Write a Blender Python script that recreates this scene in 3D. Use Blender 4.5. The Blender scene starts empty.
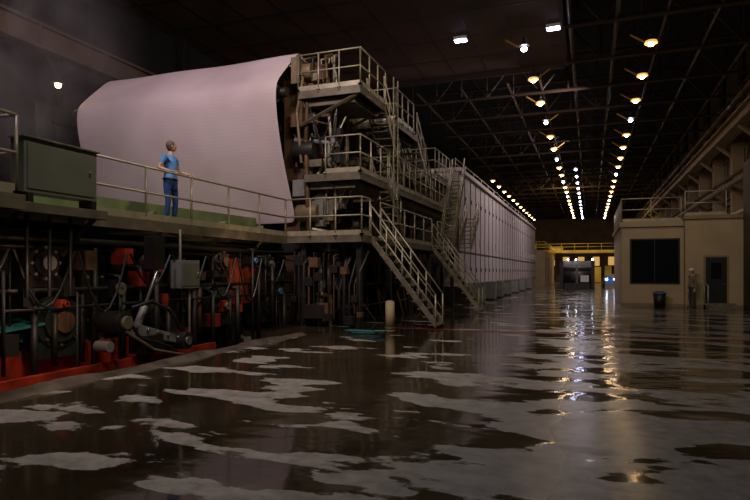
import bpy, bmesh, math, random
from mathutils import Vector, Matrix
random.seed(7)
S=bpy.context.scene
COL=S.collection
S.view_settings.view_transform='Standard'

# ------------------------------------------------------------ materials
def mat(name,col,rough=.6,metal=0.0,var=.35,scale=3.0,emit=None,es=0,bump=.0,spec=.5,col2=None):
    m=bpy.data.materials.new(name); m.use_nodes=True
    n=m.node_tree.nodes; l=m.node_tree.links
    p=n['Principled BSDF']
    p.inputs['Roughness'].default_value=rough
    p.inputs['Metallic'].default_value=metal
    p.inputs['Specular IOR Level'].default_value=spec
    tc=n.new('ShaderNodeTexCoord'); nz=n.new('ShaderNodeTexNoise')
    nz.inputs['Scale'].default_value=scale; nz.inputs['Detail'].default_value=6
    l.new(tc.outputs['Object'],nz.inputs['Vector'])
    r=n.new('ShaderNodeValToRGB')
    r.color_ramp.elements[0].position=.3; r.color_ramp.elements[1].position=.7
    c=col2 if col2 else tuple(x*(1-var) for x in col)
    r.color_ramp.elements[0].color=(*c,1); r.color_ramp.elements[1].color=(*col,1)
    l.new(nz.outputs['Fac'],r.inputs['Fac']); l.new(r.outputs['Color'],p.inputs['Base Color'])
    if bump>0:
        b=n.new('ShaderNodeBump'); b.inputs['Strength'].default_value=bump; b.inputs['Distance'].default_value=.02
        l.new(nz.outputs['Fac'],b.inputs['Height']); l.new(b.outputs['Normal'],p.inputs['Normal'])
    if emit:
        p.inputs['Emission Color'].default_value=(*emit,1); p.inputs['Emission Strength'].default_value=es
    return m
M={}
M['steel']=mat('galvanised_steel',(.32,.285,.20),.42,.5,.5,5)
M['rail']=mat('rail_paint',(.50,.45,.33),.4,.3,.35,4)
M['deck']=mat('deck_steel',(.22,.19,.13),.5,.3,.5,3)
M['dark']=mat('dark_machine_iron',(.028,.025,.022),.5,.3,.5,2)
M['darkg']=mat('machine_green',(.032,.042,.036),.45,.2,.5,2)
M['brown']=mat('rusty_brown',(.15,.08,.035),.6,.2,.6,2.5)
M['tan']=mat('grimy_tan',(.30,.22,.12),.55,.2,.6,3)
M['bright']=mat('bright_steel',(.55,.54,.52),.25,.9,.3,6)
M['grey']=mat('grey_enamel',(.24,.24,.23),.45,.1,.35,2)
M['boxg']=mat('cabinet_enamel',(.19,.20,.17),.4,.2,.25,1.5)
M['red']=mat('red_oxide',(.50,.045,.015),.5,.0,.75,2.6)
M['orange']=mat('orange_red',(.42,.07,.02),.5,.0,.6,2)
M['teal']=mat('teal_fabric',(.02,.20,.22),.6,0,.5,5)
M['greenfelt']=mat('green_felt',(.19,.27,.10),.65,0,.45,2)
M['beige']=mat('beige_cladding',(.43,.33,.19),.6,0,.2,1)
M['beiged']=mat('beige_trim',(.28,.195,.10),.6,0,.3,1)
M['black']=mat('black_rubber',(.010,.010,.010),.5,0,.3,3)
M['glass']=mat('dark_window_glass',(.008,.01,.012),.06,0,.2,1)
M['concrete']=mat('wet_concrete',(.15,.13,.10),.4,0,.7,2.5,bump=.8)
M['pit']=mat('pit_concrete',(.05,.04,.03),.3,0,.6,1.5,bump=.4)
M['yellow']=mat('crane_yellow',(.60,.42,.05),.5,0,.4,1)
M['lampyel']=mat('lamp_bracket_orange',(.50,.25,.05),.5,0,.3,1)
M['hood']=mat('hood_panel',(.53,.46,.46),.5,.1,.16,.8)
M['hoodd']=mat('hood_seam',(.10,.09,.09),.6,0,.3,1)
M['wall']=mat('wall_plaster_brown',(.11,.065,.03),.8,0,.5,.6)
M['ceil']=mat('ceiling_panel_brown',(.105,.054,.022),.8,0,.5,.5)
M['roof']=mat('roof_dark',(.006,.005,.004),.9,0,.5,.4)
M['truss']=mat('truss_steel',(.042,.024,.011),.6,.2,.5,1)
M['trussd']=mat('girder_steel',(.13,.08,.045),.6,.2,.4,1)
M['lamp']=mat('lamp_lens',(1,1,1),.5,0,0,1,(1,.62,.24),40)
M['amber']=mat('lamp_halo_glow',(1,.6,.2),.5,0,0,1,(1,.48,.10),.95)  # emissive ring round the lens, painted as the lamp's warm halo
M['lampw']=mat('lamp_lens_cool',(1,1,1),.5,0,0,1,(.85,.9,1),28)
M['lampb']=mat('lamp_blue',(1,1,1),.5,0,0,1,(.66,.66,1),26)
M['ylight']=mat('window_glow',(1,1,1),.5,0,0,1,(1,.55,.12),.5)
M['skin']=mat('skin',(.62,.36,.25),.5,0,.12,8)
M['hair']=mat('grey_hair',(.16,.12,.09),.7,0,.3,40)
M['shirt']=mat('blue_tshirt',(.13,.34,.78),.8,0,.2,10)
M['jeans']=mat('denim',(.03,.08,.30),.85,0,.35,14)
M['boot']=mat('work_boot',(.04,.025,.015),.5,0,.3,10)
M['workwear']=mat('tan_workwear',(.20,.14,.08),.85,0,.3,10)
M['trousers']=mat('dark_trousers',(.05,.045,.04),.85,0,.3,10)
M['white']=mat('white_paint',(.7,.7,.68),.4,0,.15,2)
M['redline']=mat('red_floor_paint',(.30,.02,.015),.35,0,.5,2)
M['blue']=mat('blue_paint',(.08,.2,.5),.4,0,.2,2)

# ------------------------------------------------------------ builder
class B:
    def __init__(s,name): s.bm=bmesh.new(); s.name=name; s.ms=[]
    def mi(s,m):
        m=M[m]
        if m not in s.ms: s.ms.append(m)
        return s.ms.index(m)
    def hexa(s,v,m):
        i=s.mi(m); vs=[s.bm.verts.new(p) for p in v]
        for f in ((0,3,2,1),(4,5,6,7),(0,1,5,4),(1,2,6,5),(2,3,7,6),(3,0,4,7)):
            s.bm.faces.new([vs[k] for k in f]).material_index=i
    def box(s,x0,x1,y0,y1,z0,z1,m):
        s.hexa([(x0,y0,z0),(x1,y0,z0),(x1,y1,z0),(x0,y1,z0),(x0,y0,z1),(x1,y0,z1),(x1,y1,z1),(x0,y1,z1)],m)
    def cb(s,c,sz,m,rot=None):
        a,b,d=[q/2 for q in sz]; v=[Vector(p) for p in((-a,-b,-d),(a,-b,-d),(a,b,-d),(-a,b,-d),(-a,-b,d),(a,-b,d),(a,b,d),(-a,b,d))]
        if rot: v=[rot@p for p in v]
        s.hexa([p+Vector(c) for p in v],m)
    def cyl(s,p1,p2,r,m,seg=10,r2=None,cap=True):
        p1=Vector(p1);p2=Vector(p2); r2=r if r2 is None else r2
        d=(p2-p1)
        if d.length<1e-6: return
        d.normalize()
        u=d.orthogonal().normalized(); w=d.cross(u); i=s.mi(m)
        A=[];Bv=[]
        for k in range(seg):
            a=2*math.pi*k/seg+math.pi/4; q=u*math.cos(a)+w*math.sin(a)
            A.append(s.bm.verts.new(p1+q*r)); Bv.append(s.bm.verts.new(p2+q*r2))
        for k in range(seg):
            f=s.bm.faces.new((A[k],A[(k+1)%seg],Bv[(k+1)%seg],Bv[k])); f.material_index=i; f.smooth=seg>6
        if cap:
            s.bm.faces.new(A[::-1]).material_index=i; s.bm.faces.new(Bv).material_index=i
    def beam(s,p1,p2,w,m): s.cyl(p1,p2,w*.7071,m,seg=4)
    def sph(s,c,r,m,sc=(1,1,1),seg=12,ring=8):
        i=s.mi(m); rings=[]
        top=s.bm.verts.new((c[0],c[1],c[2]+r*sc[2])); bot=s.bm.verts.new((c[0],c[1],c[2]-r*sc[2]))
        for a in range(1,ring):
            t=math.pi*a/ring
            rings.append([s.bm.verts.new((c[0]+r*sc[0]*math.sin(t)*math.cos(2*math.pi*k/seg),c[1]+r*sc[1]*math.sin(t)*math.sin(2*math.pi*k/seg),c[2]+r*sc[2]*math.cos(t))) for k in range(seg)])
        fs=[]
        for k in range(seg):
            fs.append(s.bm.faces.new((top,rings[0][k],rings[0][(k+1)%seg])))
            fs.append(s.bm.faces.new((bot,rings[-1][(k+1)%seg],rings[-1][k])))
            for a in range(len(rings)-1):
                fs.append(s.bm.faces.new((rings[a][k],rings[a+1][k],rings[a+1][(k+1)%seg],rings[a][(k+1)%seg])))
        for f in fs: f.material_index=i; f.smooth=True
    def tube(s,pts,r,m,seg=8):
        for a,b in zip(pts[:-1],pts[1:]): s.cyl(a,b,r,m,seg)
        for p in pts[1:-1]: s.sph(p,r*1.02,m,seg=8,ring=5)
    def rail(s,pts,h=1.07,m='rail',sp=1.4,toe=True,r=.024):
        for a,b in zip(pts[:-1],pts[1:]):
            a=Vector(a);b=Vector(b);L=(b-a).length;n=max(1,round(L/sp))
            up=Vector((0,0,1))
            for q in (h,h*.52): s.cyl(a+up*q,b+up*q,r,m,8)
            for k in range(n+1):
                p=a.lerp(b,k/n); s.cyl(p-up*.1,p+up*h,r,m,8)
                s.cb(p+up*.02,(.1,.1,.04),m)
            if toe:
                dd=(b-a).normalized()
                mid=(a+b)/2+up*.07
                ang=math.atan2(dd.y,dd.x)
                s.cb(mid,(L,.012,.14),m,Matrix.Rotation(ang,3,'Z'))
    def deck(s,x0,x1,y0,y1,z,m='deck',t=.06,edge=.2):
        s.box(x0,x1,y0,y1,z-t,z,m)
        for (a,b,c,d) in ((x0,x1,y0-.0,y0+.06),(x0,x1,y1-.06,y1),(x0,x0+.06,y0+.06,y1-.06),(x1-.06,x1,y0+.06,y1-.06)):
            s.box(a,b,c,d,z-edge,z-t-.002,m)
        n=int((y1-y0)/1.2)
        for k in range(1,n): 
            y=y0+(y1-y0)*k/n; s.box(x0+.06,x1-.06,y-.03,y+.03,z-edge*.8,z-t-.002,m)
    def stair(s,top,bot,width,m='steel',rm='rail',step=.2):
        top=Vector(top);bot=Vector(bot); d=bot-top; hd=Vector((d.x,d.y,0)).normalized(); side=Vector((-hd.y,hd.x,0)); up=Vector((0,0,1))
        n=max(3,int(abs(d.z)/step))
        ang=math.atan2(hd.y,hd.x); R=Matrix.Rotation(ang,3,'Z')
        for sg in (-1,1):
            o=side*sg*width/2
            a=top+o-up*.02;b=bot+o+up*.02; t=side*.02
            s.hexa([a-t-up*.13,b-t-up*.0,b+t-up*.0,a+t-up*.13,a-t+up*.1,b-t+up*.23,b+t+up*.23,a+t+up*.1],m)
            hr=.95
            s.cyl(a+up*hr,b+up*hr,.024,rm,8); s.cyl(a+up*hr*.5,b+up*hr*.5,.02,rm,8)
            for k in range(5):
                p=a.lerp(b,(k+.05)/4.1) if k<4 else b
                s.cyl(p,p+up*hr,.022,rm,8)
        for k in range(n):
            p=top.lerp(bot,(k+.5)/n)
            s.cb(p,(.26,width-.05,.035),m,R)
    def done(s,parent=None,bevel=0):
        bmesh.ops.recalc_face_normals(s.bm,faces=s.bm.faces)
        me=bpy.data.meshes.new(s.name); s.bm.to_mesh(me); s.bm.free()
        for m in s.ms: me.materials.append(m)
        o=bpy.data.objects.new(s.name,me); COL.objects.link(o)
        if parent: o.parent=parent
        if bevel:
            b=o.modifiers.new('bevel','BEVEL'); b.width=bevel; b.segments=2; b.limit_method='ANGLE'
        return o
def empty(name):
    e=bpy.data.objects.new(name,None); COL.objects.link(e); return e

# ------------------------------------------------------------ camera
TH=math.atan(215/583.33)
cam=bpy.data.cameras.new('camera'); co=bpy.data.objects.new('camera',cam); COL.objects.link(co)
cam.lens=28; cam.sensor_width=36; cam.shift_y=22/750; cam.clip_end=400; cam.clip_start=.05
co.location=(0,0,1.6); co.rotation_euler=(math.pi/2,0,TH)
S.camera=co

# ------------------------------------------------------------ floor
fm=bpy.data.materials.new('wet_mill_floor'); fm.use_nodes=True
n=fm.node_tree.nodes; l=fm.node_tree.links; p=n['Principled BSDF']
tc=n.new('ShaderNodeTexCoord')
def mapn(rot,sc,loc=(0,0,0)):
    m=n.new('ShaderNodeMapping'); m.inputs['Rotation'].default_value=(0,0,rot); m.inputs['Scale'].default_value=sc; m.inputs['Location'].default_value=loc
    l.new(tc.outputs['Object'],m.inputs['Vector']); return m
def noise(mp,sc,det=4,dist=0,rough=.5):
    z=n.new('ShaderNodeTexNoise'); z.inputs['Scale'].default_value=sc; z.inputs['Detail'].default_value=det
    z.inputs['Distortion'].default_value=dist; z.inputs['Roughness'].default_value=rough
    l.new(mp.outputs['Vector'],z.inputs['Vector']); return z
def math2(op,a,b):
    q=n.new('ShaderNodeMath'); q.operation=op
    for i,v in enumerate((a,b)):
        if isinstance(v,(int,float)): q.inputs[i].default_value=v
        else: l.new(v,q.inputs[i])
    return q.outputs[0]
def ramp(inp,a,b,ca=(0,0,0,1),cb=(1,1,1,1)):
    r=n.new('ShaderNodeValToRGB'); r.color_ramp.elements[0].position=a; r.color_ramp.elements[1].position=b
    r.color_ramp.elements[0].color=ca; r.color_ramp.elements[1].color=cb; l.new(inp,r.inputs['Fac']); return r.outputs['Color']
def rng(inp,a,b,c,d):
    m=n.new('ShaderNodeMapRange')
    for k,v in (('From Min',a),('From Max',b),('To Min',c),('To Max',d)): m.inputs[k].default_value=v
    l.new(inp,m.inputs['Value']); return m.outputs[0]
mp1=mapn(-TH,(.50,1.05,1),(7.3,2.4,0)); nA=noise(mp1,1.2,7,.15,.52)
sx=n.new('ShaderNodeSeparateXYZ'); l.new(tc.outputs['Object'],sx.inputs[0])
grad=rng(sx.outputs['X'],-2.2,-.2,.005,.10)
far=rng(sx.outputs['Y'],6.5,13,.0,-.06)
v=math2('ADD',math2('ADD',nA.outputs['Fac'],grad),far)
patch=ramp(v,.546,.562)
big=noise(mapn(0,(1,1,1)),.35,3)
dirt=noise(mapn(0,(1,1,1)),5,8,0,.65)
dark_l=ramp(big.outputs['Fac'],.35,.65,(.018,.013,.007,1),(.060,.045,.026,1))
lightc=ramp(dirt.outputs['Fac'],.3,.7,(.18,.17,.15,1),(.48,.455,.41,1))
wet_sheen=ramp(dirt.outputs['Fac'],.3,.7,(.13,.125,.12,1),(.24,.235,.225,1))  # wet film on the right, its grey sheen put into the base colour
mz=n.new('ShaderNodeMix'); mz.data_type='RGBA'; l.new(rng(sx.outputs['X'],-2.6,-.6,0,1),mz.inputs['Factor']); l.new(lightc,mz.inputs[6]); l.new(wet_sheen,mz.inputs[7])
mx=n.new('ShaderNodeMix'); mx.data_type='RGBA'; l.new(patch,mx.inputs['Factor']); l.new(dark_l,mx.inputs[6]); l.new(mz.outputs[2],mx.inputs[7])
l.new(mx.outputs[2],p.inputs['Base Color'])
wet=rng(sx.outputs['X'],-2.5,.5,.36,.12)
l.new(math2('ADD',math2('MULTIPLY',patch,wet),math2('ADD',math2('MULTIPLY',big.outputs['Fac'],.10),.04)),p.inputs['Roughness'])
p.inputs['IOR'].default_value=1.38
rip=noise(mapn(-TH,(.6,1.3,1)),1.3,2,.3)
rip2=noise(mapn(0,(1,1,1)),7,4)
amp=rng(sx.outputs['X'],-4,.0,.25,.85)
h=math2('ADD',math2('MULTIPLY',rip.outputs['Fac'],amp),math2('MULTIPLY',rip2.outputs['Fac'],.05))
h=math2('ADD',h,math2('MULTIPLY',patch,.012))
bp=n.new('ShaderNodeBump'); bp.inputs['Strength'].default_value=.3; bp.inputs['Distance'].default_value=.08
l.new(h,bp.inputs['Height']); l.new(bp.outputs['Normal'],p.inputs['Normal'])
M['floor']=fm
FX=-6.87
b=B('floor'); b.box(FX,10,-8,140,-.3,0,'floor'); b.box(-21,FX,13.6,140,-.3,0,'floor'); b.done()
b=B('machine_pit'); b.box(-20.6,FX,-7.9,13.6,-1.3,-1.0,'pit'); b.box(-20.6,FX,13.6,13.9,-1.0,-.3,'pit'); b.box(FX,FX+.3,-7.9,13.6,-1.3,-.3,'pit'); b.done()
rp=random.Random(2)
bm=bmesh.new(); N=120; rows=[]
for k in range(N):
    y=-4+17.4*k/(N-1); j=.05*math.sin(y*1.7)+.03*math.sin(y*4.3+1)+rp.uniform(-.012,.012); hh=.05+.03*math.sin(y*2.3)+rp.uniform(-.01,.01)
    rows.append([bm.verts.new(q) for q in ((FX-.32+j*.3,y,-.9),(FX-.34+j,y,-.02+hh*.3),(FX-.24+j,y,.0+hh),(FX-.08+j,y,.02+hh),(FX+.06+j,y,.01),(FX+.2+j,y,-.02))])
for a in range(N-1):
    for i in range(5):
        f=bm.faces.new((rows[a][i],rows[a+1][i],rows[a+1][i+1],rows[a][i+1])); f.smooth=True
bmesh.ops.recalc_face_normals(bm,faces=bm.faces)
me=bpy.data.meshes.new('pit_curb'); bm.to_mesh(me); bm.free(); me.materials.append(M['concrete']); o=bpy.data.objects.new('pit_curb',me); COL.objects.link(o)
b=B('pit_edge_pipe'); b.cyl((FX-.55,-4,-.12),(FX-.55,12.5,-.12),.09,'brown',12)
for y in range(-3,13,2): b.beam((FX-.55,y,-.19),(FX-.55,y,-.99),.06,'dark')
b.done()
b=B('red_floor_line'); b.box(-5.5,9.4,15.78,15.88,.001,.006,'redline'); b.done()

# ------------------------------------------------------------ shell
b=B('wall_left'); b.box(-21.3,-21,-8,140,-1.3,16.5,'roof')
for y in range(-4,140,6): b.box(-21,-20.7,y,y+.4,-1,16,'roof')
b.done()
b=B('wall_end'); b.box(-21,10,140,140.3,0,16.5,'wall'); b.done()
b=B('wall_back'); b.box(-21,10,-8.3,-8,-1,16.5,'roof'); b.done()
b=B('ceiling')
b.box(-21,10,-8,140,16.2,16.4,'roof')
b.box(-21,-1.4,-8,37,14.2,14.32,'ceil')
for y in range(-8,37,3): b.box(-21,-1.4,y-.02,y+.02,14.17,14.199,'black')
for x in range(-20,-1,2): b.box(x-.02,x+.02,-8,37,14.17,14.199,'black')
b.box(-1.4,-1.2,-8,37,14.0,14.6,'truss'); b.box(-21,-1.4,36.9,37.1,13.9,14.6,'truss')
b.done()
b=B('wall_right')
b.box(9.5,9.8,-8,140,0,16.4,'wall')
for k in range(24):
    y=-4+k*6
    b.box(8.7,9.5,y-.25,y+.25,0,12.6,'beiged')
    b.box(8.55,8.7,y-.4,y+.4,0,.4,'concrete')
    b.beam((9.3,y,12.6),(9.3,y,16.2),.3,'truss')
    b.beam((8.9,y,9.0),(7.9,y,9.9),.18,'beiged'); 
for z in (3.9,6.4,11.2): b.box(9.3,9.5,-8,140,z,z+.25,'beiged')
b.done()
b=B('crane_runway_beam'); b.box(7.7,8.5,-8,139,9.95,10.1,'beiged'); b.box(8.05,8.15,-8,139,10.1,10.75,'beiged'); b.box(7.8,8.4,-8,139,10.75,10.85,'beiged')
b.box(8.05,8.15,-8,139,10.86,10.95,'steel'); b.rail([(7.8,10,10.86),(7.8,120,10.86)],1.0,'truss',3,False); b.done()
b=B('service_pipes')
for z,r,m in ((7.2,.16,'steel'),(7.7,.1,'brown'),(5.2,.13,'beige'),(12.1,.2,'brown')): b.cyl((8.6-r,0,z),(8.6-r,135,z),r,m,12)
b.done()
for i in range(12):
    y=33+i*6+.6
    b=B('window_%d'%(i+1)); b.box(9.38,9.49,y,y+4.6,6.9,9.6,'glass')
    for k in range(5): b.box(9.33,9.38,y+k*1.15-.03 if k else y,y+k*1.15+.05,6.9,9.6,'beiged')
    for z in (6.85,8.2,9.6): b.box(9.33,9.38,y,y+4.6,z,z+.07,'beiged')
    b.done()
b=B('crane_girder'); b.box(-18.3,-17.9,-4,60,9.4,9.5,'trussd'); b.box(-18.15,-18.05,-4,60,9.5,10.2,'trussd'); b.box(-18.3,-17.9,-4,60,10.2,10.3,'trussd')
for y in range(-3,60,3): b.box(-18.3,-18.15,y,y+.04,9.5,10.2,'trussd'); b.box(-18.05,-17.9,y,y+.04,9.5,10.2,'trussd')
for y in range(0,60,8): b.box(-18.3,-18.0,y,y+.2,-1,9.4,'roof')
b.done()

# ------------------------------------------------------------ trusses
b=B('roof_trusses')
for k in range(20):
    y=30+k*5.2
    x0=-1.2 if y<37 else -12
    x1=9.3
    b.beam((x0,y,13.6),(x1,y,13.6),.16,'truss'); b.beam((x0,y,15.8),(x1,y,15.8),.18,'truss')
    nn=int((x1-x0)/1.75)
    for j in range(nn):
        xa=x0+(x1-x0)*j/nn; xb=x0+(x1-x0)*(j+1)/nn
        b.beam((xa,y,13.6),(xa,y,15.8),.09,'truss')
        if j%2: b.beam((xa,y,13.6),(xb,y,15.8),.09,'truss')
        else: b.beam((xa,y,15.8),(xb,y,13.6),.09,'truss')
for x in (-.9,1.2,3.4,5.6,7.8): b.beam((x,24,13.7),(x,138,13.7),.14,'truss')
for x in (-11,-8,-5,-3): b.beam((x,38,13.7),(x,138,13.7),.14,'truss')
b.done()

# ------------------------------------------------------------ lamps
def lampfix(b,x,y,z,lens='lamp',r=.24,br=0):
    b.cyl((x,y,z+.10),(x,y,z+.30),r*1.6,'dark',14,r*.55)
    b.cyl((x,y,z+.30),(x,y,z+.5),r*.5,'dark',10)
    b.cyl((x,y,z+.5),(x,y,13.6),.02,'dark',6)
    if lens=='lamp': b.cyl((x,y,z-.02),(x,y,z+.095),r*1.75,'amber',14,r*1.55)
    b.sph((x,y,z-.05),r*.85,lens,(1,1,.8),12,8)
    if br:
        b.beam((x+br*.30,y+.1,z+.14),(x+br*.95,y+.1,z+.58),.07,'lampyel')
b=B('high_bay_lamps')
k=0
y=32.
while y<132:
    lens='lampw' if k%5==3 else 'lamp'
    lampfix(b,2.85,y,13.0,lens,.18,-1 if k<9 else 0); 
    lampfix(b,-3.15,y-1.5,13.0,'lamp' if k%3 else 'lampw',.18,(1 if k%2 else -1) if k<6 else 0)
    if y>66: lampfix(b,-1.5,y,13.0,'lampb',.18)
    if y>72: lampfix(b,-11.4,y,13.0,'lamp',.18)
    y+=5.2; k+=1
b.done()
def panel_light(x,y):
    b=B('ceiling_panel_light'); b.box(x-.35,x+.35,y-.25,y+.25,14.0,14.16,'white'); b.box(x-.3,x+.3,y-.2,y+.2,13.97,13.999,'lampb'); b.done()
panel_light(-6.5,30.9); panel_light(-1.75,31.0)
b=B('bulkhead_lamp'); b.cyl((-17.1,15,8.04),(-17.1,15,8.3),.2,'dark',12,.1); b.sph((-17.1,15,8.0),.1,'lamp'); b.beam((-17.1,15,8.3),(-17.85,15,9.38),.05,'truss'); b.done()

# ------------------------------------------------------------ paper web
pm=bpy.data.materials.new('paper_web_material'); pm.use_nodes=True
n=pm.node_tree.nodes; l=pm.node_tree.links; p=n['Principled BSDF']; p.inputs['Roughness'].default_value=.6
tc=n.new('ShaderNodeTexCoord'); mp=n.new('ShaderNodeMapping'); mp.inputs['Scale'].default_value=(.25,1,1); l.new(tc.outputs['Object'],mp.inputs['Vector'])
w=n.new('ShaderNodeTexWave'); w.wave_type='BANDS'; w.bands_direction='Z'; w.inputs['Scale'].default_value=3.2; w.inputs['Distortion'].default_value=.6; w.inputs['Detail'].default_value=2
l.new(mp.outputs['Vector'],w.inputs['Vector'])
nz=n.new('ShaderNodeTexNoise'); nz.inputs['Scale'].default_value=.5; nz.inputs['Detail'].default_value=3; l.new(tc.outputs['Object'],nz.inputs['Vector'])
ad=n.new('ShaderNodeMath'); ad.operation='MULTIPLY_ADD'; ad.inputs[1].default_value=.08; l.new(w.outputs['Fac'],ad.inputs[0]); l.new(nz.outputs['Fac'],ad.inputs[2])
r=n.new('ShaderNodeValToRGB'); r.color_ramp.elements[0].position=.3; r.color_ramp.elements[1].position=.8
r.color_ramp.elements[0].color=(.57,.46,.49,1); r.color_ramp.elements[1].color=(.75,.64,.68,1)
l.new(ad.outputs[0],r.inputs['Fac']); l.new(r.outputs['Color'],p.inputs['Base Color'])
M['paper']=pm
prof=[(17.0,8.0),(16.55,8.38),(16.4,8.44),(16.25,8.4),(16.0,8.2),(15.5,7.72),(15.1,7.33),(14.95,7.16),(14.86,6.95),(14.84,6.6),(14.92,6.1),(15.08,5.5),(15.3,4.9),(15.6,4.2),(15.9,3.6),(16.1,3.1)]
bm=bmesh.new(); NX=24; X0,X1=-16.1,-8.5
grid=[]
for (y,z) in prof:
    grid.append([bm.verts.new((X0+(X1-X0)*i/NX, y+.04*math.sin(i*.5), z-.03*math.sin(math.pi*i/NX))) for i in range(NX+1)])
for a in range(len(prof)-1):
    for i in range(NX):
        f=bm.faces.new((grid[a][i],grid[a][i+1],grid[a+1][i+1],grid[a+1][i])); f.smooth=True
me=bpy.data.meshes.new('paper_web'); bm.to_mesh(me); bm.free(); me.materials.append(pm)
o=bpy.data.objects.new('paper_web',me); COL.objects.link(o); so=o.modifiers.new('s','SOLIDIFY'); so.thickness=.02; ss=o.modifiers.new('sub','SUBSURF'); ss.levels=2; ss.render_levels=2
# ------------------------------------------------------------ rolls and machine body
mach=empty('paper_machine')
b=B('guide_rolls')
for (y,z,r,m) in ((16.45,8.05,.3,'bright'),(15.2,6.9,.26,'bright'),(16.35,2.9,.3,'greenfelt'),(14.2,2.75,.3,'greenfelt'),(11.3,2.75,.3,'greenfelt'),(17.3,6.2,.5,'dark'),(17.5,4.9,.5,'dark')):
    b.cyl((-16.4,y,z),(-9.7 if z<4 else -8.7,y,z),r,m,24)
    b.cyl((-9.8 if z<4 else -8.8,y,z),(-9.6 if z<4 else -8.35,y,z),r*.55,'dark',16)
b.done(mach)
b=B('forming_fabric')
b.hexa([(-16,4,2.9),(-9.9,4,2.7),(-9.9,16,2.9),(-16,16,3.0),(-16,4,3.5),(-9.9,4,3.15),(-9.9,16,3.3),(-16,16,3.7)],'greenfelt')
b.done(mach)
b=B('drive_side_frame')
for y in (5,8,11,14,17): b.box(-17.2,-16.6,y-.3,y+.3,-.9,7 if y>12 else 3.6,'darkg')
b.box(-17.2,-16.6,4,18,3.2,3.7,'dark'); b.box(-17.1,-16.7,13.7,17.3,6.6,7.1,'dark')
b.done(mach)
b=B('press_section_frame')
for i,y in enumerate((3.6,6.2,8.6,11.0,13.2,15.4)):
    b.box(-9.5,-8.9,y-.28,y+.28,-1,2.3,'darkg'); b.box(-9.55,-8.8,y-.42,y+.42,-1,-.2,'dark'); b.box(-9.55,-8.82,y-.4,y+.4,1.0,1.2,'dark')
    for z in (.3,.7,1.5,1.9): b.cyl((-8.9,y+.18,z),(-8.84,y+.18,z),.035,'grey',6); b.cyl((-8.9,y-.18,z),(-8.84,y-.18,z),.035,'grey',6)
b.box(-9.5,-8.95,2,16,1.95,2.3,'dark')
b.box(-12,-11.8,2,17,-1,2.3,'black')
b.box(-16.5,-11.8,2,17,-1,2.2,'black')
b.done(mach,.015)
b=B('red_sole_plate')
b.box(-8.8,-8.2,1,11.4,-.5,-.18,'red'); b.box(-8.88,-8.75,1,11.4,-.9,.3,'red'); b.box(-8.2,-7.9,1,11.4,-.62,-.5,'orange')
b.box(-8.22,-8.12,1,11.4,-.5,-.02,'red')
for k in range(26): b.cyl((-8.12,1.4+k*.38,-.2),(-8.08,1.4+k*.38,-.2),.035,'dark',6)
b.box(-8.86,-8.76,12.9,14.3,.75,1.95,'orange')
b.done(mach,.01)
def bearing(b,x,y,z,r,m='dark',cap='steel'):
    b.cyl((x-.4,y,z),(x,y,z),r,m,20); b.cyl((x,y,z),(x+.07,y,z),r*.75,m,20); b.cyl((x+.07,y,z),(x+.13,y,z),r*.42,cap,16)
    for k in range(8):
        a=k*math.pi/4; b.cyl((x,y+r*.87*math.cos(a),z+r*.87*math.sin(a)),(x+.04,y+r*.87*math.cos(a),z+r*.87*math.sin(a)),.03,cap,6)
    b.box(x-.35,x-.03,y-r*1.15,y+r*1.15,z-r*1.35,z-r*.7,m)
b=B('press_roll_bearings')
rp=random.Random(9)
for (y,z,r) in ((5.2,.9,.42),(7.5,.75,.45),(7.2,1.75,.3),(9.8,1.75,.32),(10.1,.7,.38),(12.1,.9,.45),(12.2,1.85,.28),(14.3,.8,.45),(14.4,1.8,.3),(4.6,2.0,.3)):
    bearing(b,-8.5,y,z,r,rp.choice(['dark','darkg','dark']),rp.choice(['grey','brown','dark']))
    b.cyl((-11.8,y,z),(-9,y,z),r*1.1,'dark',20)
b.done(mach)
b=B('process_piping')
rp=random.Random(3)
for k in range(40):
    y=3+k*.33; x=-8.6+rp.uniform(0,.35); z1=rp.uniform(.8,2.2); z0=rp.uniform(-.9,.4); r=rp.choice([.02,.03,.045,.06])
    m=rp.choice(['dark','dark','brown','darkg','dark','dark','dark','black'])
    b.tube([(x,y,z0),(x,y,z1),(x-.4,y+rp.uniform(-.2,.3),z1+.05)],r,m)
for (z,x,r,m) in ((2.15,-8.5,.06,'dark'),(2.02,-8.6,.045,'dark'),(2.28,-8.65,.035,'dark'),(1.3,-8.45,.04,'dark'),(1.0,-8.35,.03,'dark')):
    b.cyl((x,2,z),(x,15.5,z),r,m,10)
for k in range(30):
    y=3.6+k*.4+rp.uniform(-.2,.2); z=rp.uniform(.4,2.0); s=rp.uniform(.07,.18)
    if k%3==0: b.cyl((-8.25,y,z),(-8.2,y,z),s*.7,rp.choice(['steel','red','dark','orange','blue']),16); b.cyl((-8.6,y,z),(-8.2,y,z),.025,'steel',8)
    b.box(-8.65,-8.3,y-s*.7,y+s*.7,z-s,z+s,rp.choice(['dark','dark','brown','black','red','darkg']))
for k in range(9):
    y=4+k*1.2; pts=[Vector((-8.2,y+t*.14,1.95-1.2*math.sin(math.pi*t/8)*(.5+(.13*k)%.5))) for t in range(9)]
    b.tube(pts,.022,'black',6)
b.done(mach)
b=B('junction_box'); b.box(-8.3,-8.05,10.05,10.7,1.25,1.85,'grey'); b.box(-8.05,-8.03,10.1,10.65,1.3,1.8,'boxg'); b.cyl((-8.17,10.2,1.85),(-8.17,10.2,2.5),.03,'steel'); b.cyl((-8.17,10.5,.0),(-8.17,10.5,1.25),.03,'steel')
b.cyl((-8.03,10.6,1.5),(-8.0,10.6,1.6),.03,'bright',8); b.done(mach,.01)
b=B('hydraulic_loading_arm')
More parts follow.
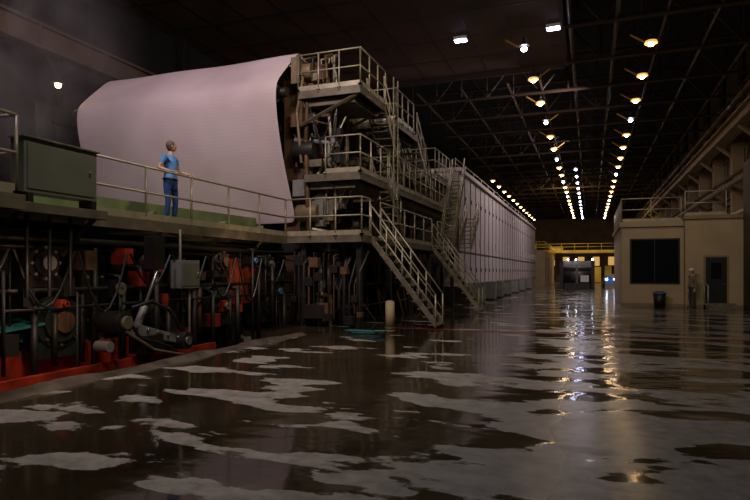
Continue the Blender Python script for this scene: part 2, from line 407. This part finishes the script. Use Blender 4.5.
b.hexa([(-8.1,8.1,.55),(-7.85,8.1,.55),(-7.85,9.9,.12),(-8.1,9.9,.12),(-8.1,8.1,.78),(-7.85,8.1,.78),(-7.85,9.9,.28),(-8.1,9.9,.28)],'grey')
b.cyl((-7.95,9.3,1.75),(-7.95,8.9,.95),.035,'bright'); b.cyl((-7.95,8.9,.95),(-7.95,8.7,.6),.07,'grey',14)
b.cyl((-8.3,8.2,.7),(-7.75,8.2,.7),.2,'dark',20); b.cyl((-7.75,8.2,.7),(-7.68,8.2,.7),.12,'steel',16)
b.cyl((-8.2,9.85,.2),(-7.7,9.85,.2),.18,'dark',18); b.cyl((-7.7,9.85,.2),(-7.66,9.85,.2),.09,'bright',16)
b.cyl((-8.1,7.9,.3),(-7.8,7.9,.3),.1,'grey',16)
b.tube([(-7.8,8.4,.95),(-7.7,8.8,1.05),(-7.7,9.3,.85),(-7.75,9.7,.45)],.035,'black')
b.tube([(-7.8,8.1,1.0),(-7.7,8.5,.4),(-7.7,9.0,.25),(-7.8,9.5,.1)],.03,'black')
b.tube([(-7.75,8.2,.55),(-7.65,8.8,.15),(-7.65,9.4,.0),(-7.8,9.9,-.1)],.03,'steel')
b.box(-8.2,-7.8,8.75,9.25,.05,.4,'dark'); b.box(-8.1,-7.95,8.85,9.05,-1,.1,'dark'); b.box(-8.2,-7.9,9.15,9.4,1.65,2.3,'dark')
for k in range(6): b.cyl((-7.85,8.3+k*.28,.66-k*.075),(-7.8,8.3+k*.28,.66-k*.075),.035,'bright',6)
b.done(mach,.008)
b=B('teal_wire_roll')
b.cyl((-11.5,7.4,.9),(-8.7,7.0,.55),.12,'teal',16); b.hexa([(-11.6,5.9,1.1),(-8.45,6.3,.65),(-8.45,7.5,.75),(-11.6,7.3,.85),(-11.6,5.9,1.14),(-8.45,6.3,.69),(-8.45,7.5,.79),(-11.6,7.3,.9)],'teal'); b.done(mach)

# ------------------------------------------------------------ dryer/tower body
b=B('press_tower_body')
b.box(-16.5,-9.2,17.6,27.5,0,7.6,'black')
for y in (16.4,18.6,20.8,23.0,25.2,27.4):
    b.box(-9.0,-8.3,y-.22,y+.22,0,7.6,'brown' if y<20 else 'dark')
    b.box(-9.05,-8.2,y-.35,y+.35,4.2,4.4,'dark'); b.box(-9.05,-8.2,y-.3,y+.3,2.2,2.5,'dark')
for z in (2.3,4.6,6.9): b.box(-9.1,-8.4,16.2,27.6,z,z+.35,'dark')
b.done(mach,.01)
b=B('dryer_bearings'); rp=random.Random(5)
for j,z in enumerate((.9,1.8,3.4,4.1,5.4,6.4,7.2)):
    for i in range(9):
        y=16.9+i*1.22+(.6 if j%2 else 0); bearing(b,-8.1,y,z,rp.uniform(.26,.42),rp.choice(['dark','tan','brown']),rp.choice(['steel','brown','bright']))
b.done(mach)
b=B('tower_piping'); rp=random.Random(11)
for k in range(90):
    y=15.9+rp.random()**1.5*11; z0=rp.choice([0,.4,2.8,4.6,5.2]); z1=min(7.9,z0+rp.uniform(.8,2.8)); x=-8.0+rp.uniform(-.1,.7)
    b.tube([(x,y,z0),(x,y,z1),(x-.5,y+rp.uniform(-.5,.5),z1+.1)],rp.choice([.025,.035,.05,.07]),rp.choice(['steel','brown','tan','rail','grey','dark']))
for k in range(50):
    y=15.9+rp.random()**1.5*11; z=rp.uniform(.3,7.3); s=rp.uniform(.08,.26)
    b.box(-8.1,-7.8+rp.uniform(0,.3),y-s,y+s,z-s,z+s*1.2,rp.choice(['dark','grey','brown','steel','tan','boxg']))
for k in range(56):
    x=rp.uniform(-8.5,-7.0); z=rp.uniform(2.9,8.0); s=rp.uniform(.05,.2); y=15.95+rp.uniform(0,.3)
    if k%2: b.box(x-s,x+s,y,y+.25,z-s,z+s*1.3,rp.choice(['tan','brown','grey','dark','steel']))
    else: b.tube([(x,y,z),(x+rp.uniform(-.1,.1),y,min(8.1,z+rp.uniform(.4,1.4))),(x+rp.uniform(-.4,.4),y+.2,min(8.2,z+1.4))],rp.choice([.02,.03,.05]),rp.choice(['tan','brown','rail','dark','steel']))
b.tube([(-8.2,16.0,7.4),(-8.0,15.8,6.8),(-8.1,15.9,5.6),(-8.0,15.75,4.7),(-8.0,15.9,2.8)],.07,'brown')
b.tube([(-8.4,15.9,8.2),(-8.1,15.7,7.4),(-8.3,15.7,6.4),(-8.2,15.8,4.9)],.045,'tan')
b.box(-8.5,-8.2,15.7,16.1,7.3,8.1,'tan'); b.box(-8.55,-8.15,15.75,16.15,6.0,6.6,'brown'); b.box(-8.5,-8.1,15.8,16.2,3.9,4.4,'grey')
b.cyl((-8.5,16.0,7.7),(-7.9,16.0,7.7),.25,'tan',18); b.cyl((-8.5,16.0,5.3),(-7.8,16.0,5.3),.3,'dark',18); b.cyl((-8.4,16.0,3.4),(-7.7,16.0,3.4),.26,'tan',18)
for k in range(8):
    pts=[Vector((-7.9+.1*k,15.75+.02*t,6.6-.3*k-1.0*math.sin(math.pi*t/8))) for t in range(9)]; pts=[Vector((p.x+.09*i,p.y,p.z)) for i,p in enumerate(pts)]
    b.tube(pts,.018,'black',6)
b.done(mach,.008)

# ------------------------------------------------------------ walkway
b=B('operator_walkway')
ZD=2.65
b.deck(-9.5,-8.4,1.5,15.18,ZD)
b.box(-8.42,-8.36,1.5,15.18,ZD-.22,ZD-.0,'deck')
b.rail([(-8.4,8.0,ZD),(-8.4,15.18,ZD)],sp=1.35)
b.deck(-8.4,-7.2,1.5,5.8,ZD)
b.rail([(-7.25,1.5,ZD),(-7.25,5.7,ZD),(-8.3,5.7,ZD)],sp=1.0)
for y in range(2,16,2): b.beam((-8.5,y,ZD-.2),(-9.0,y,ZD-.75),.07,'deck')
b.done()
b=B('machine_landing')
b.deck(-8.4,-6.0,15.2,27.5,ZD)
b.rail([(-8.4,15.2,ZD),(-6.0,15.2,ZD),(-6.0,15.85,ZD)],sp=.8)
b.rail([(-6.0,16.75,ZD),(-6.0,22.9,ZD)],sp=1.3); b.rail([(-6.0,23.8,ZD),(-6.0,27.5,ZD)],sp=1.3)
for y in (15.4,18,20.5,23,25.3,27.3): b.box(-6.25,-6.1,y,y+.15,0,ZD-.2,'dark'); b.box(-8.0,-7.85,y,y+.15,0,ZD-.2,'dark')
b.done()
def platform(name,x0,x1,y0,y1,z,rails,brace=True):
    b=B(name); b.deck(x0,x1,y0,y1,z,edge=.22)
    b.box(x0+.1,x1-.25,y0+.2,y1-.2,z-.42,z-.22,'deck')
    b.rail(rails,sp=.75)
    if brace:
        b.beam((x1-.1,y0+.1,z-.2),(x0-.0,y0+.1,z-1.0),.07,'deck'); b.beam((x1-.1,y1-.1,z-.2),(x0-.0,y1-.1,z-1.0),.07,'deck')
    b.done()
platform('upper_platform',-8.2,-6.2,15.6,17.8,7.0,[(-8.2,17.8,7.0),(-8.2,15.6,7.0),(-6.2,15.6,7.0),(-6.2,17.8,7.0)])
platform('middle_platform',-8.0,-6.2,15.6,18.2,4.5,[(-7.3,15.6,4.5),(-6.2,15.6,4.5),(-6.2,18.2,4.5)],False)
platform('upper_platform',-8.2,-6.2,18.9,21.6,6.8,[(-8.2,18.9,6.8),(-6.2,18.9,6.8),(-6.2,21.0,6.8)])
platform('middle_platform',-8.0,-6.2,19.0,27.2,4.5,[(-8.0,19.0,4.5),(-6.2,19.0,4.5),(-6.2,27.2,4.5)])
platform('rear_platform',-8.0,-6.3,24.6,27.4,5.9,[(-8.0,24.6,5.9),(-6.3,24.6,5.9),(-6.3,27.4,5.9)])
b=B('upper_stair'); b.stair((-6.55,21.6,6.8),(-6.55,24.0,4.5),.6); b.done()
b=B('upper_stair'); b.stair((-6.55,17.8,7.0),(-6.55,20.0,4.55),.6); b.done()
b=B('upper_stair'); b.stair((-6.5,18.0,4.5),(-6.5,19.9,2.65),.6); b.done()
b=B('upper_stair'); b.stair((-5.7,26.6,5.9),(-5.7,24.4,2.65),.55); b.done()
b=B('ladder')
for s in (-.22,.22): b.cyl((-6.05,18.4+s,2.65),(-6.05,18.4+s,8.0),.025,'rail',8)
for k in range(18): b.cyl((-6.05,18.18,2.9+k*.28),(-6.05,18.62,2.9+k*.28),.014,'rail',6)
b.done()
b=B('floor_stair'); b.stair((-6.0,16.3,ZD),(-4.05,16.3,.0),.85,step=.21); b.done()
b=B('floor_stair'); b.stair((-6.0,23.35,ZD),(-4.1,23.35,.0),.85,step=.21); b.done()
b=B('landing_undercroft_equipment'); rp=random.Random(21)
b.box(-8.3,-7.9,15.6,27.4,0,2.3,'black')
for k in range(30):
    y=15.5+k*.4; z=rp.uniform(.2,1.7); s=rp.uniform(.1,.25)
    b.box(-7.9,-7.9+rp.uniform(.2,1.0),y-s,y+s,0 if rp.random()<.4 else z-s,z+s,rp.choice(['dark','dark','dark','dark','darkg']))
    b.tube([(-7.0+rp.random()*.6,y,0),(-7.0,y,rp.uniform(.6,2.3))],rp.choice([.025,.04]),rp.choice(['dark','brown','dark']))
for k in range(14):
    x=-8.2+k*.16; b.tube([(x,15.35,rp.uniform(0,.6)),(x,15.35,rp.uniform(1.0,2.2)),(x+.1,15.8,2.2)],rp.choice([.02,.035,.05]),rp.choice(['dark','brown','dark','dark']))
    s=rp.uniform(.06,.16); z=rp.uniform(.2,2.0); b.box(x-s,x+s,15.3,15.5,z-s,z+s,rp.choice(['dark','dark','brown','dark']))
for z in (.5,1.2,2.0): b.cyl((-6.9,15.5,z),(-6.9,27,z),.045,'dark',10)
b.done(None,.008)
b=B('guard_post'); b.cyl((-5.3,15.6,0),(-5.3,15.6,.75),.13,'beige',18); b.sph((-5.3,15.6,.75),.13,'beige',(1,1,.4)); b.cyl((-5.3,15.6,0),(-5.3,15.6,.04),.15,'concrete',18); b.done()
b=B('water_hose')
pts=[Vector((-5.4+ .38*math.cos(t*.45)*(1+.04*t*.5),13.9+.2*math.sin(t*.45),.03+.003*t)) for t in range(30)]
b.tube(pts,.018,'teal',6); b.done()

# ------------------------------------------------------------ dryer hood
b=B('dryer_hood')
HX=-6.0
b.box(-16,HX,28,70,.9,6.5,'hood'); b.box(-16,HX-.35,28,70,0,.9,'dark')
b.box(-16.1,HX+.12,27.9,70.1,6.5,6.68,'hood'); 
for k in range(29):
    y=28+k*1.5; b.box(HX,HX+.03,y-.03,y+.03,.95,6.45,'hoodd')
    if k<28:
        for z in (1.6,5.2): b.box(HX,HX+.05,y+.15,y+.24,z,z+.22,'hoodd')
        b.box(HX,HX+.06,y+1.28,y+1.33,3.0,3.5,'bright')
for z in (2.6,): b.box(HX,HX+.035,28,70,z,z+.05,'hoodd')
b.box(HX,HX+.1,28,70,.9,1.02,'hoodd')
b.rail([(HX-.2,28.2,6.68),(HX-.2,69.8,6.68)],.5,'rail',2.5,False)
for y in range(30,70,5): b.cyl((-10,y,6.68),(-10,y,9.5),.5,'dark',14)
b.done()
for i,y in enumerate((29.5,33.5,36.5,40.5,45,50,56)):
    b=B('drive_cabinet'); b.box(-5.75,-5.1,y,y+.95,.08,1.0,'grey'); b.box(-5.7,-5.15,y+.05,y+.9,0,.08,'dark'); b.box(-5.1,-5.08,y+.06,y+.88,.15,.93,'boxg'); b.cyl((-5.08,y+.75,.55),(-5.04,y+.75,.6),.03,'bright',8); b.box(-5.78,-5.07,y-.03,y+.98,1.0,1.04,'steel'); b.done(None,.01)
b=B('hood_end_stair'); b.stair((-5.6,29.6,4.4),(-5.6,27.7,2.65),.6); b.done()

# ------------------------------------------------------------ control cabinet
b=B('control_cabinet')
b.box(-8.2,-7.92,6.35,7.72,2.8,3.62,'boxg'); b.box(-7.92,-7.9,6.4,7.67,2.86,3.56,'boxg')
b.box(-8.22,-7.87,6.32,7.75,3.62,3.65,'steel'); b.cyl((-7.9,7.55,3.2),(-7.87,7.55,3.28),.02,'bright',8)
b.box(-8.2,-7.9,6.4,6.5,2.65,2.8,'dark'); b.box(-8.2,-7.9,7.6,7.7,2.65,2.8,'dark')
b.box(-8.36,-7.85,6.2,7.9,2.5,2.65,'deck')
for y in (6.5,6.9,7.3): b.cyl((-8.05,y,2.5),(-8.05,y,1.2),.03,'black')
b.beam((-7.95,6.3,2.5),(-8.8,6.3,1.9),.07,'dark'); b.beam((-7.95,7.7,2.5),(-8.8,7.7,1.9),.07,'dark')
b.done(None,.01)

# ------------------------------------------------------------ control room
cr=empty('control_room')
b=B('control_room_walls')
Y0=29.8
b.box(1.4,4.0,Y0,Y0+.2,0,3.75,'beige'); b.box(4.0,9.45,Y0-.5,Y0-.3,0,3.95,'beige'); b.box(4.0,4.2,Y0-.3,Y0,0,3.95,'beige')
b.box(1.4,1.6,Y0+.2,Y0+9,0,3.75,'beige'); b.box(1.6,9.45,Y0+8.8,Y0+9,0,3.75,'beige')
b.box(1.3,9.45,Y0-.1,Y0+9.1,3.76,3.95,'beiged'); b.box(3.95,9.45,Y0-.6,Y0-.1,3.96,4.12,'beiged')
b.box(1.3,4.0,Y0-.12,Y0-.1,3.7,3.95,'beige'); b.box(1.38,4.0,Y0-.03,Y0,0,.15,'beiged')
b.box(4.0,9.4,Y0-.53,Y0-.5,0,.15,'beiged')
b.done(cr)
b=B('window_13'); b.box(1.75,3.85,Y0-.04,Y0-.005,1.05,3.15,'black'); b.box(1.82,3.78,Y0-.06,Y0-.04,1.12,3.08,'glass'); b.box(2.78,2.82,Y0-.08,Y0-.06,1.12,3.08,'black')
b.done(cr)
b=B('door_1'); b.box(4.72,5.68,Y0-.56,Y0-.505,0,2.33,'beiged'); b.box(4.8,5.6,Y0-.6,Y0-.56,.02,2.25,'black'); b.box(5.0,5.4,Y0-.61,Y0-.6,1.3,2.0,'glass'); b.cyl((5.5,Y0-.6,1.05),(5.5,Y0-.66,1.05),.03,'bright'); b.done(cr)
b=B('roof_railing'); b.rail([(1.4,Y0+8.5,3.95),(1.4,Y0,3.95),(3.9,Y0,3.95)],sp=1.1); b.rail([(4.0,Y0-.5,4.12),(5.6,Y0-.5,4.12)],sp=1.2); b.done(cr)
b=B('rubbish_bin'); b.cyl((2.95,29.2,0),(2.95,29.2,.62),.22,'black',20,.27); b.cyl((2.95,29.2,.62),(2.95,29.2,.68),.29,'blue',20); b.cyl((2.95,29.2,.68),(2.95,29.2,.72),.2,'black',20); b.done()
b=B('access_steps')
for k in range(3): b.box(4.7,5.9,28.2+k*.3,29.19,.0+k*.0,.08+k*.08,'steel')
b.cyl((4.72,28.2,0),(4.72,28.2,1.0),.024,'rail',8); b.cyl((4.72,28.2,1),(4.72,29.1,1.15),.024,'rail',8); b.cyl((4.72,29.1,.2),(4.72,29.1,1.15),.024,'rail',8); b.done()
b=B('ventilation_louvre'); b.box(6.1,8.2,27.3,28.6,0,6.2,'dark')
for k in range(19): b.box(6.15,8.15,27.22,27.3,.3+k*.3,.42+k*.3,'truss')
b.done()

# ------------------------------------------------------------ far end equipment
b=B('bridge_crane'); b.box(-12,7.6,96,97,4.6,5.0,'yellow'); b.box(-12,7.6,99,100,4.6,5.0,'yellow')
for x in (-11.6,7.1): b.box(x,x+.5,96,97,0,4.6,'yellow'); b.box(x,x+.5,99,100,0,4.6,'yellow')
b.rail([(-12,96,5.0),(7.5,96,5.0)],1.0,'yellow',2,False,r=.04)
b.box(-6,-4,96.2,99.8,5.0,5.6,'yellow'); b.cyl((-5,98,3.0),(-5,98,5.0),.05,'black'); b.done()
b=B('paper_winder'); 
b.box(-2.6,-2.3,56,58.5,0,2.6,'dark'); b.box(.1,.4,56,58.5,0,2.6,'dark'); b.box(-2.6,.4,56.2,56.6,2.1,2.6,'grey'); b.cyl((-2.3,57.4,1.0),(.1,57.4,1.0),.75,'dark',24); b.cyl((-2.3,57.4,1.95),(.1,57.4,1.95),.25,'grey',20); b.box(-2.2,0,55.6,55.9,0,.6,'dark')
b.box(-2.3,.1,58.0,58.3,0,2.1,'dark')
for x in (-1.9,-1.2,.2): b.sph((x,56.1,2.72),.07,'lampw')
b.beam((-1.1,56,0),(-1.1,56,2.1),.15,'grey'); b.box(-.8,-.1,55.9,56.1,.7,1.3,'white')
b.done()
b=B('forklift'); b.box(1.2,2.5,60,62.4,.35,1.1,'blue'); b.box(1.3,2.4,61.8,62.8,.4,1.3,'white')
for x in (1.25,2.45):
    for y in (60.2,62): b.cyl((x-.1,y,.3),(x+.1,y,.3),.3,'black',16)
    b.beam((x,60.5,1.1),(x,60.8,2.2),.07,'dark'); b.beam((x,62,1.1),(x,61.9,2.2),.07,'dark'); b.beam((x,59.9,0.1),(x,59.9,2.5),.1,'dark')
b.box(1.2,2.5,60.7,62,2.2,2.26,'dark'); b.box(1.4,1.55,58.8,59.9,.08,.13,'steel'); b.box(2.1,2.25,58.8,59.9,.08,.13,'steel'); b.sph((1.5,59.98,.9),.08,'lampw'); b.sph((2.2,59.98,.9),.08,'lampw'); b.done()
b=B('reel_section')
for y in (72,76,80,85,90): b.box(-7.5,-5.0,y,y+.6,0,4.2,'beiged'); b.box(-7.5,-5,y+.6,y+2.5,3.4,3.9,'yellow'); b.cyl((-12,y+1.8,1.8),(-5.1,y+1.8,1.8),.9,'grey',20)
b.rail([(-5,72,4.2),(-5,92,4.2)],1.0,'yellow',2,False); b.rail([(-8,71.9,4.2),(-5,71.9,4.2)],1.0,'yellow',1,False); b.done()
b=B('machine_stock_pallets'); rp=random.Random(4)
for k in range(9):
    x=-4.5+k*1.25; y=84+rp.uniform(0,8); h=rp.uniform(1.0,2.6); b.box(x,x+1.0,y,y+1.0,.15,h,rp.choice(['grey','beige','yellow','dark','blue'])); b.box(x-.05,x+1.05,y-.05,y+1.05,0,.14,'brown')
b.done()
b=B('lit_bay_windows')
for k in range(5): b.box(-9+k*3.2,-7.6+k*3.2,139.9,139.98,3,5,'ylight')
b.done()

# ------------------------------------------------------------ people
def build_person(name,loc,J,cloth,hands,headrot,helmet=False,sleeves=False,rz=0):
    root=empty(name); root.location=loc; root.rotation_euler=(0,0,rz)
    E=[('pel','bel'),('bel','che'),('che','uch'),('uch','nk'),('nk','hd'),('uch','ls'),('ls','le'),('le','lw'),('uch','rs'),('rs','re'),('re','rw'),('pel','lh'),('lh','lk'),('lk','la'),('la','lt'),('pel','rh'),('rh','rk'),('rk','ra'),('ra','rt')]
    names=list(J); me=bpy.data.meshes.new('body_tmp')
    me.from_pydata([J[k][0] for k in names],[(names.index(a),names.index(c)) for a,c in E],[])
    o=bpy.data.objects.new('body_tmp',me); COL.objects.link(o)
    o.modifiers.new('skin','SKIN')
    for i,k in enumerate(names):
        r=J[k][1]; v=me.skin_vertices[0].data[i]; v.radius=(r,r)
        if k in('pel','bel','che','uch'): v.radius=(r*.82,r*1.15)
        v.use_root=(k=='pel')
    o.modifiers.new('sub','SUBSURF').levels=2
    dg=bpy.context.evaluated_depsgraph_get(); em=bpy.data.meshes.new_from_object(o.evaluated_get(dg))
    bpy.data.objects.remove(o)
    for m in (cloth[0],cloth[1],'skin','boot'): em.materials.append(M[m])
    lw=Vector(J['lw'][0]); rw=Vector(J['rw'][0])
    for f in em.polygons:
        c=f.center; f.use_smooth=True
        arm=(abs(c.y)>.215)
        if c.z<.13: i=3
        elif sleeves and min((c-lw).length,(c-rw).length)<.03: i=2
        elif c.z>1.545: i=2
        elif c.z<1.0 and not(arm and sleeves) : i=1
        elif not sleeves and arm and c.z<1.34: i=2
        elif not sleeves and c.x>.13 and abs(c.y)>.2: i=2
        else: i=0
        f.material_index=i
    bo=bpy.data.objects.new('body',em); COL.objects.link(bo); bo.parent=root
    b=B('head')
    b.sph((0,0,0),.1,'skin',(.98,.78,1.22),20,14)
    b.sph((.02,0,-.06),.07,'skin',(1,.82,.85),14,10)
    b.cyl((.088,0,.012),(.118,0,-.028),.009,'skin',8,.017)
    b.box(.082,.092,-.024,.024,-.066,-.058,'redline')
    for s in (-1,1):
        b.sph((.083,s*.032,.012),.012,'white',(.8,1.2,.8),8,6); b.sph((.092,s*.032,.012),.006,'black',(1,1,1),8,6)
        b.cb((.09,s*.032,.034),(.012,.036,.007),'hair'); b.sph((-.005,s*.08,-.005),.028,'skin',(.7,.35,1.1),8,6)
    b.sph((-.014,0,.025),.104,'hair',(.98,.84,1.1),20,14)
    b.sph((-.04,0,-.02),.08,'hair',(.8,.95,1.1),14,10)
    if helmet: b.sph((-.005,0,.07),.125,'white',(1.08,.95,.75),20,12); b.cyl((.02,0,.055),(.02,0,.065),.15,'white',20)
    h=b.done(root); h.location=(.03,.005,1.735); h.rotation_euler=headrot
    if hands=='rail':
        rx=.38
        for nm,w,s in (('left_hand',lw,1),('right_hand',rw,-1)):
            b=B(nm)
            kn=Vector((rx-.01,w.y,1.07+.045))
            for t in range(5):
                q=w.lerp(kn,t/4); b.sph(q,.04,'skin',(.9,1.0,.42),10,8)
            lens=(.9,1.0,.95,.78)
            for f in range(4):
                yy=w.y+s*(.030-.020*f); R=.033
                pts=[Vector((rx-.02,yy,1.07+.042))]
                for a in (70,25,-20,-60):
                    aa=math.radians(90-(90-a)*lens[f]); pts.append(Vector((rx+R*math.cos(aa),yy,1.07+R*math.sin(aa))))
                for k in range(4): b.cyl(pts[k],pts[k+1],.0095-.0008*k,'skin',8,.0087-.0008*k); b.sph(pts[k+1],.0088-.0008*k,'skin',seg=8,ring=6)
            a=w.lerp(kn,.4)+Vector((0,-s*.03,0)); c=a+Vector((.035,-s*.03,-.02)); d=c+Vector((.028,-s*.0,-.03))
            b.cyl(a,c,.012,'skin',8,.011); b.sph(c,.011,'skin',seg=8,ring=6); b.cyl(c,d,.011,'skin',8,.008); b.sph(d,.008,'skin',seg=8,ring=6)
            b.done(root)
    else:
        for nm,w,s in (('left_hand',lw,1),('right_hand',rw,-1)):
            b=B(nm)
            for t in range(5): b.sph(w+Vector((.004*t,0,-.02*t)),.038,'skin',(1,.45,.9),10,8)
            for f,L in enumerate((.9,1.0,.95,.75)):
                p0=w+Vector((.045-.02*f,0,-.09)); 
                for k in range(3):
                    p1=p0+Vector((.006,-s*(.004+.008*k),-.028*L)); b.cyl(p0,p1,.0095-.0008*k,'skin',8,.0087-.0008*k); b.sph(p1,.0088-.0008*k,'skin',seg=8,ring=6); p0=p1
            a=w+Vector((.03,0,-.03)); c=a+Vector((.03,-s*.01,-.03)); d=c+Vector((.01,-s*.01,-.03))
            b.cyl(a,c,.012,'skin',8,.011); b.sph(c,.011,'skin',seg=8,ring=6); b.cyl(c,d,.011,'skin',8,.008); b.sph(d,.008,'skin',seg=8,ring=6)
            b.done(root)
    b=B('belt'); 
    for k in range(24):
        a=2*math.pi*k/24; c=2*math.pi*(k+1)/24
        b.cyl((.135*math.cos(a),.178*math.sin(a),1.0),(.135*math.cos(c),.178*math.sin(c),1.0),.016,'boot',6)
    b.done(root)
    return root
base={'pel':((0,0,.99),.135),'bel':((.01,0,1.13),.13),'che':((0,0,1.31),.15),'uch':((-.01,0,1.45),.115),'nk':((0,0,1.56),.058),'hd':((.02,.005,1.67),.06),
    'ls':((0,.185,1.475),.072),'le':((-.03,.30,1.22),.048),'lw':((.24,.33,1.135),.033),
    'rs':((0,-.185,1.475),.072),'re':((-.06,-.30,1.22),.048),'rw':((.22,-.26,1.135),.033),
    'lh':((0,.10,.92),.105),'lk':((.03,.14,.52),.068),'la':((-.02,.16,.10),.05),'lt':((.16,.18,.045),.045),
    'rh':((0,-.10,.92),.105),'rk':((.05,-.12,.52),.068),'ra':((.0,-.13,.10),.05),'rt':((.18,-.15,.045),.045)}
man=build_person('man',(-8.78,10.62,2.66),base,('shirt','jeans'),'rail',(0,math.radians(-12),math.radians(52)))
j2=dict(base); j2['le']=((-.03,.27,1.18),.052); j2['lw']=((.03,.29,.92),.036); j2['re']=((-.03,-.27,1.18),.052); j2['rw']=((.04,-.28,.92),.036)
w2=build_person('worker',(4.2,28.75,0.005),j2,('workwear','trousers'),'side',(0,math.radians(4),math.radians(15)),True,True,math.radians(200))
w2.scale=(.93,.93,.93)

# ------------------------------------------------------------ steam (density falls to zero at the cloud's edge)
sm=bpy.data.materials.new('steam'); sm.use_nodes=True; n=sm.node_tree.nodes; l=sm.node_tree.links
n.remove(n['Principled BSDF']); vs=n.new('ShaderNodeVolumeScatter'); vs.inputs['Color'].default_value=(.9,.83,.82,1); vs.inputs['Anisotropy'].default_value=.2
tc=n.new('ShaderNodeTexCoord')
nm=n.new('ShaderNodeMapping'); nm.inputs['Scale'].default_value=(3.8,2.5,3.6); l.new(tc.outputs['Object'],nm.inputs['Vector'])
nz=n.new('ShaderNodeTexNoise'); nz.inputs['Scale'].default_value=.55; nz.inputs['Detail'].default_value=5; nz.inputs['Distortion'].default_value=1.2
l.new(nm.outputs['Vector'],nz.inputs['Vector'])
mr=n.new('ShaderNodeMapRange'); mr.inputs['From Min'].default_value=.42; mr.inputs['From Max'].default_value=.70; mr.inputs['To Min'].default_value=0; mr.inputs['To Max'].default_value=.34
l.new(nz.outputs['Fac'],mr.inputs['Value'])
ln=n.new('ShaderNodeVectorMath'); ln.operation='LENGTH'; l.new(tc.outputs['Object'],ln.inputs[0])
fo=n.new('ShaderNodeMapRange'); fo.interpolation_type='SMOOTHSTEP'; fo.inputs['From Min'].default_value=.25; fo.inputs['From Max'].default_value=.97; fo.inputs['To Min'].default_value=1; fo.inputs['To Max'].default_value=0
l.new(ln.outputs['Value'],fo.inputs['Value'])
mm=n.new('ShaderNodeMath'); mm.operation='MULTIPLY'; l.new(mr.outputs[0],mm.inputs[0]); l.new(fo.outputs[0],mm.inputs[1])
l.new(mm.outputs[0],vs.inputs['Density']); l.new(vs.outputs[0],n['Material Output'].inputs['Volume'])
M['steam']=sm
b=B('steam_cloud'); b.sph((0,0,0),1.0,'steam',(1,1,1),32,20); o=b.done(); o.location=(-14.2,11.4,7.0); o.scale=(4.0,2.6,3.9)

# ------------------------------------------------------------ lights: added area lights without modelled fixtures
def area(name,loc,tgt,size,e,c):
    L=bpy.data.lights.new(name,'AREA'); L.energy=e; L.size=size; L.color=c; L.shape='DISK'
    o=bpy.data.objects.new(name,L); COL.objects.link(o); o.location=loc
    o.rotation_euler=(Vector(tgt)-Vector(loc)).to_track_quat('-Z','Y').to_euler(); return o
area('added_fill_paper',(-8.5,5.5,12.5),(-11.3,15.5,6.5),1.2,620,(1,.78,.88))  # added unseen light to brighten the paper sheet
area('added_fill_tower',(-2.0,9,10),(-7,17,4.5),1.0,290,(1,.82,.52))  # added low light to lift the tower between its platforms
area('added_fill_walkway',(-3,4,11),(-8.5,10,2.8),1.0,75,(1,.88,.75))  # added light for the walkway, no lamp modelled
area('added_fill_floor',(0,3,13.5),(-2.5,6.0,0),1.5,220,(1,.94,.88))  # added overhead fill for the near floor
area('added_fill_hood',(-.5,38,12.9),(-6,42,3),2,850,(1,.85,.88))  # added light to brighten the hood panels
area('added_fill_hood.001',(-.5,56,12.9),(-6,58,3),2,750,(1,.85,.88))  # second added light, further along the hood
area('added_fill_room',(3.5,23,9.5),(4.5,30,2),1,85,(1,.82,.55))  # added warm fill on the control room front
area('added_fill_far',(-3,84,12.5),(-3,94,2),4,1500,(1,.75,.35))  # added warm light that lifts the far end of the hall
area('added_fill_pit',(-7.4,12.4,2.2),(-9,13.4,1.0),.3,7,(1,.6,.4))  # added small fill for the orange panel, no real lamp
area('added_fill_pit.001',(-7.3,6.6,1.6),(-8.7,6.8,-.2),.3,9,(1,.65,.45))  # added small fill that lights the red plates in the pit
W=bpy.data.worlds.new('mill_night'); S.world=W; W.use_nodes=True
W.node_tree.nodes['Background'].inputs[0].default_value=(.05,.045,.05,1); W.node_tree.nodes['Background'].inputs[1].default_value=.1
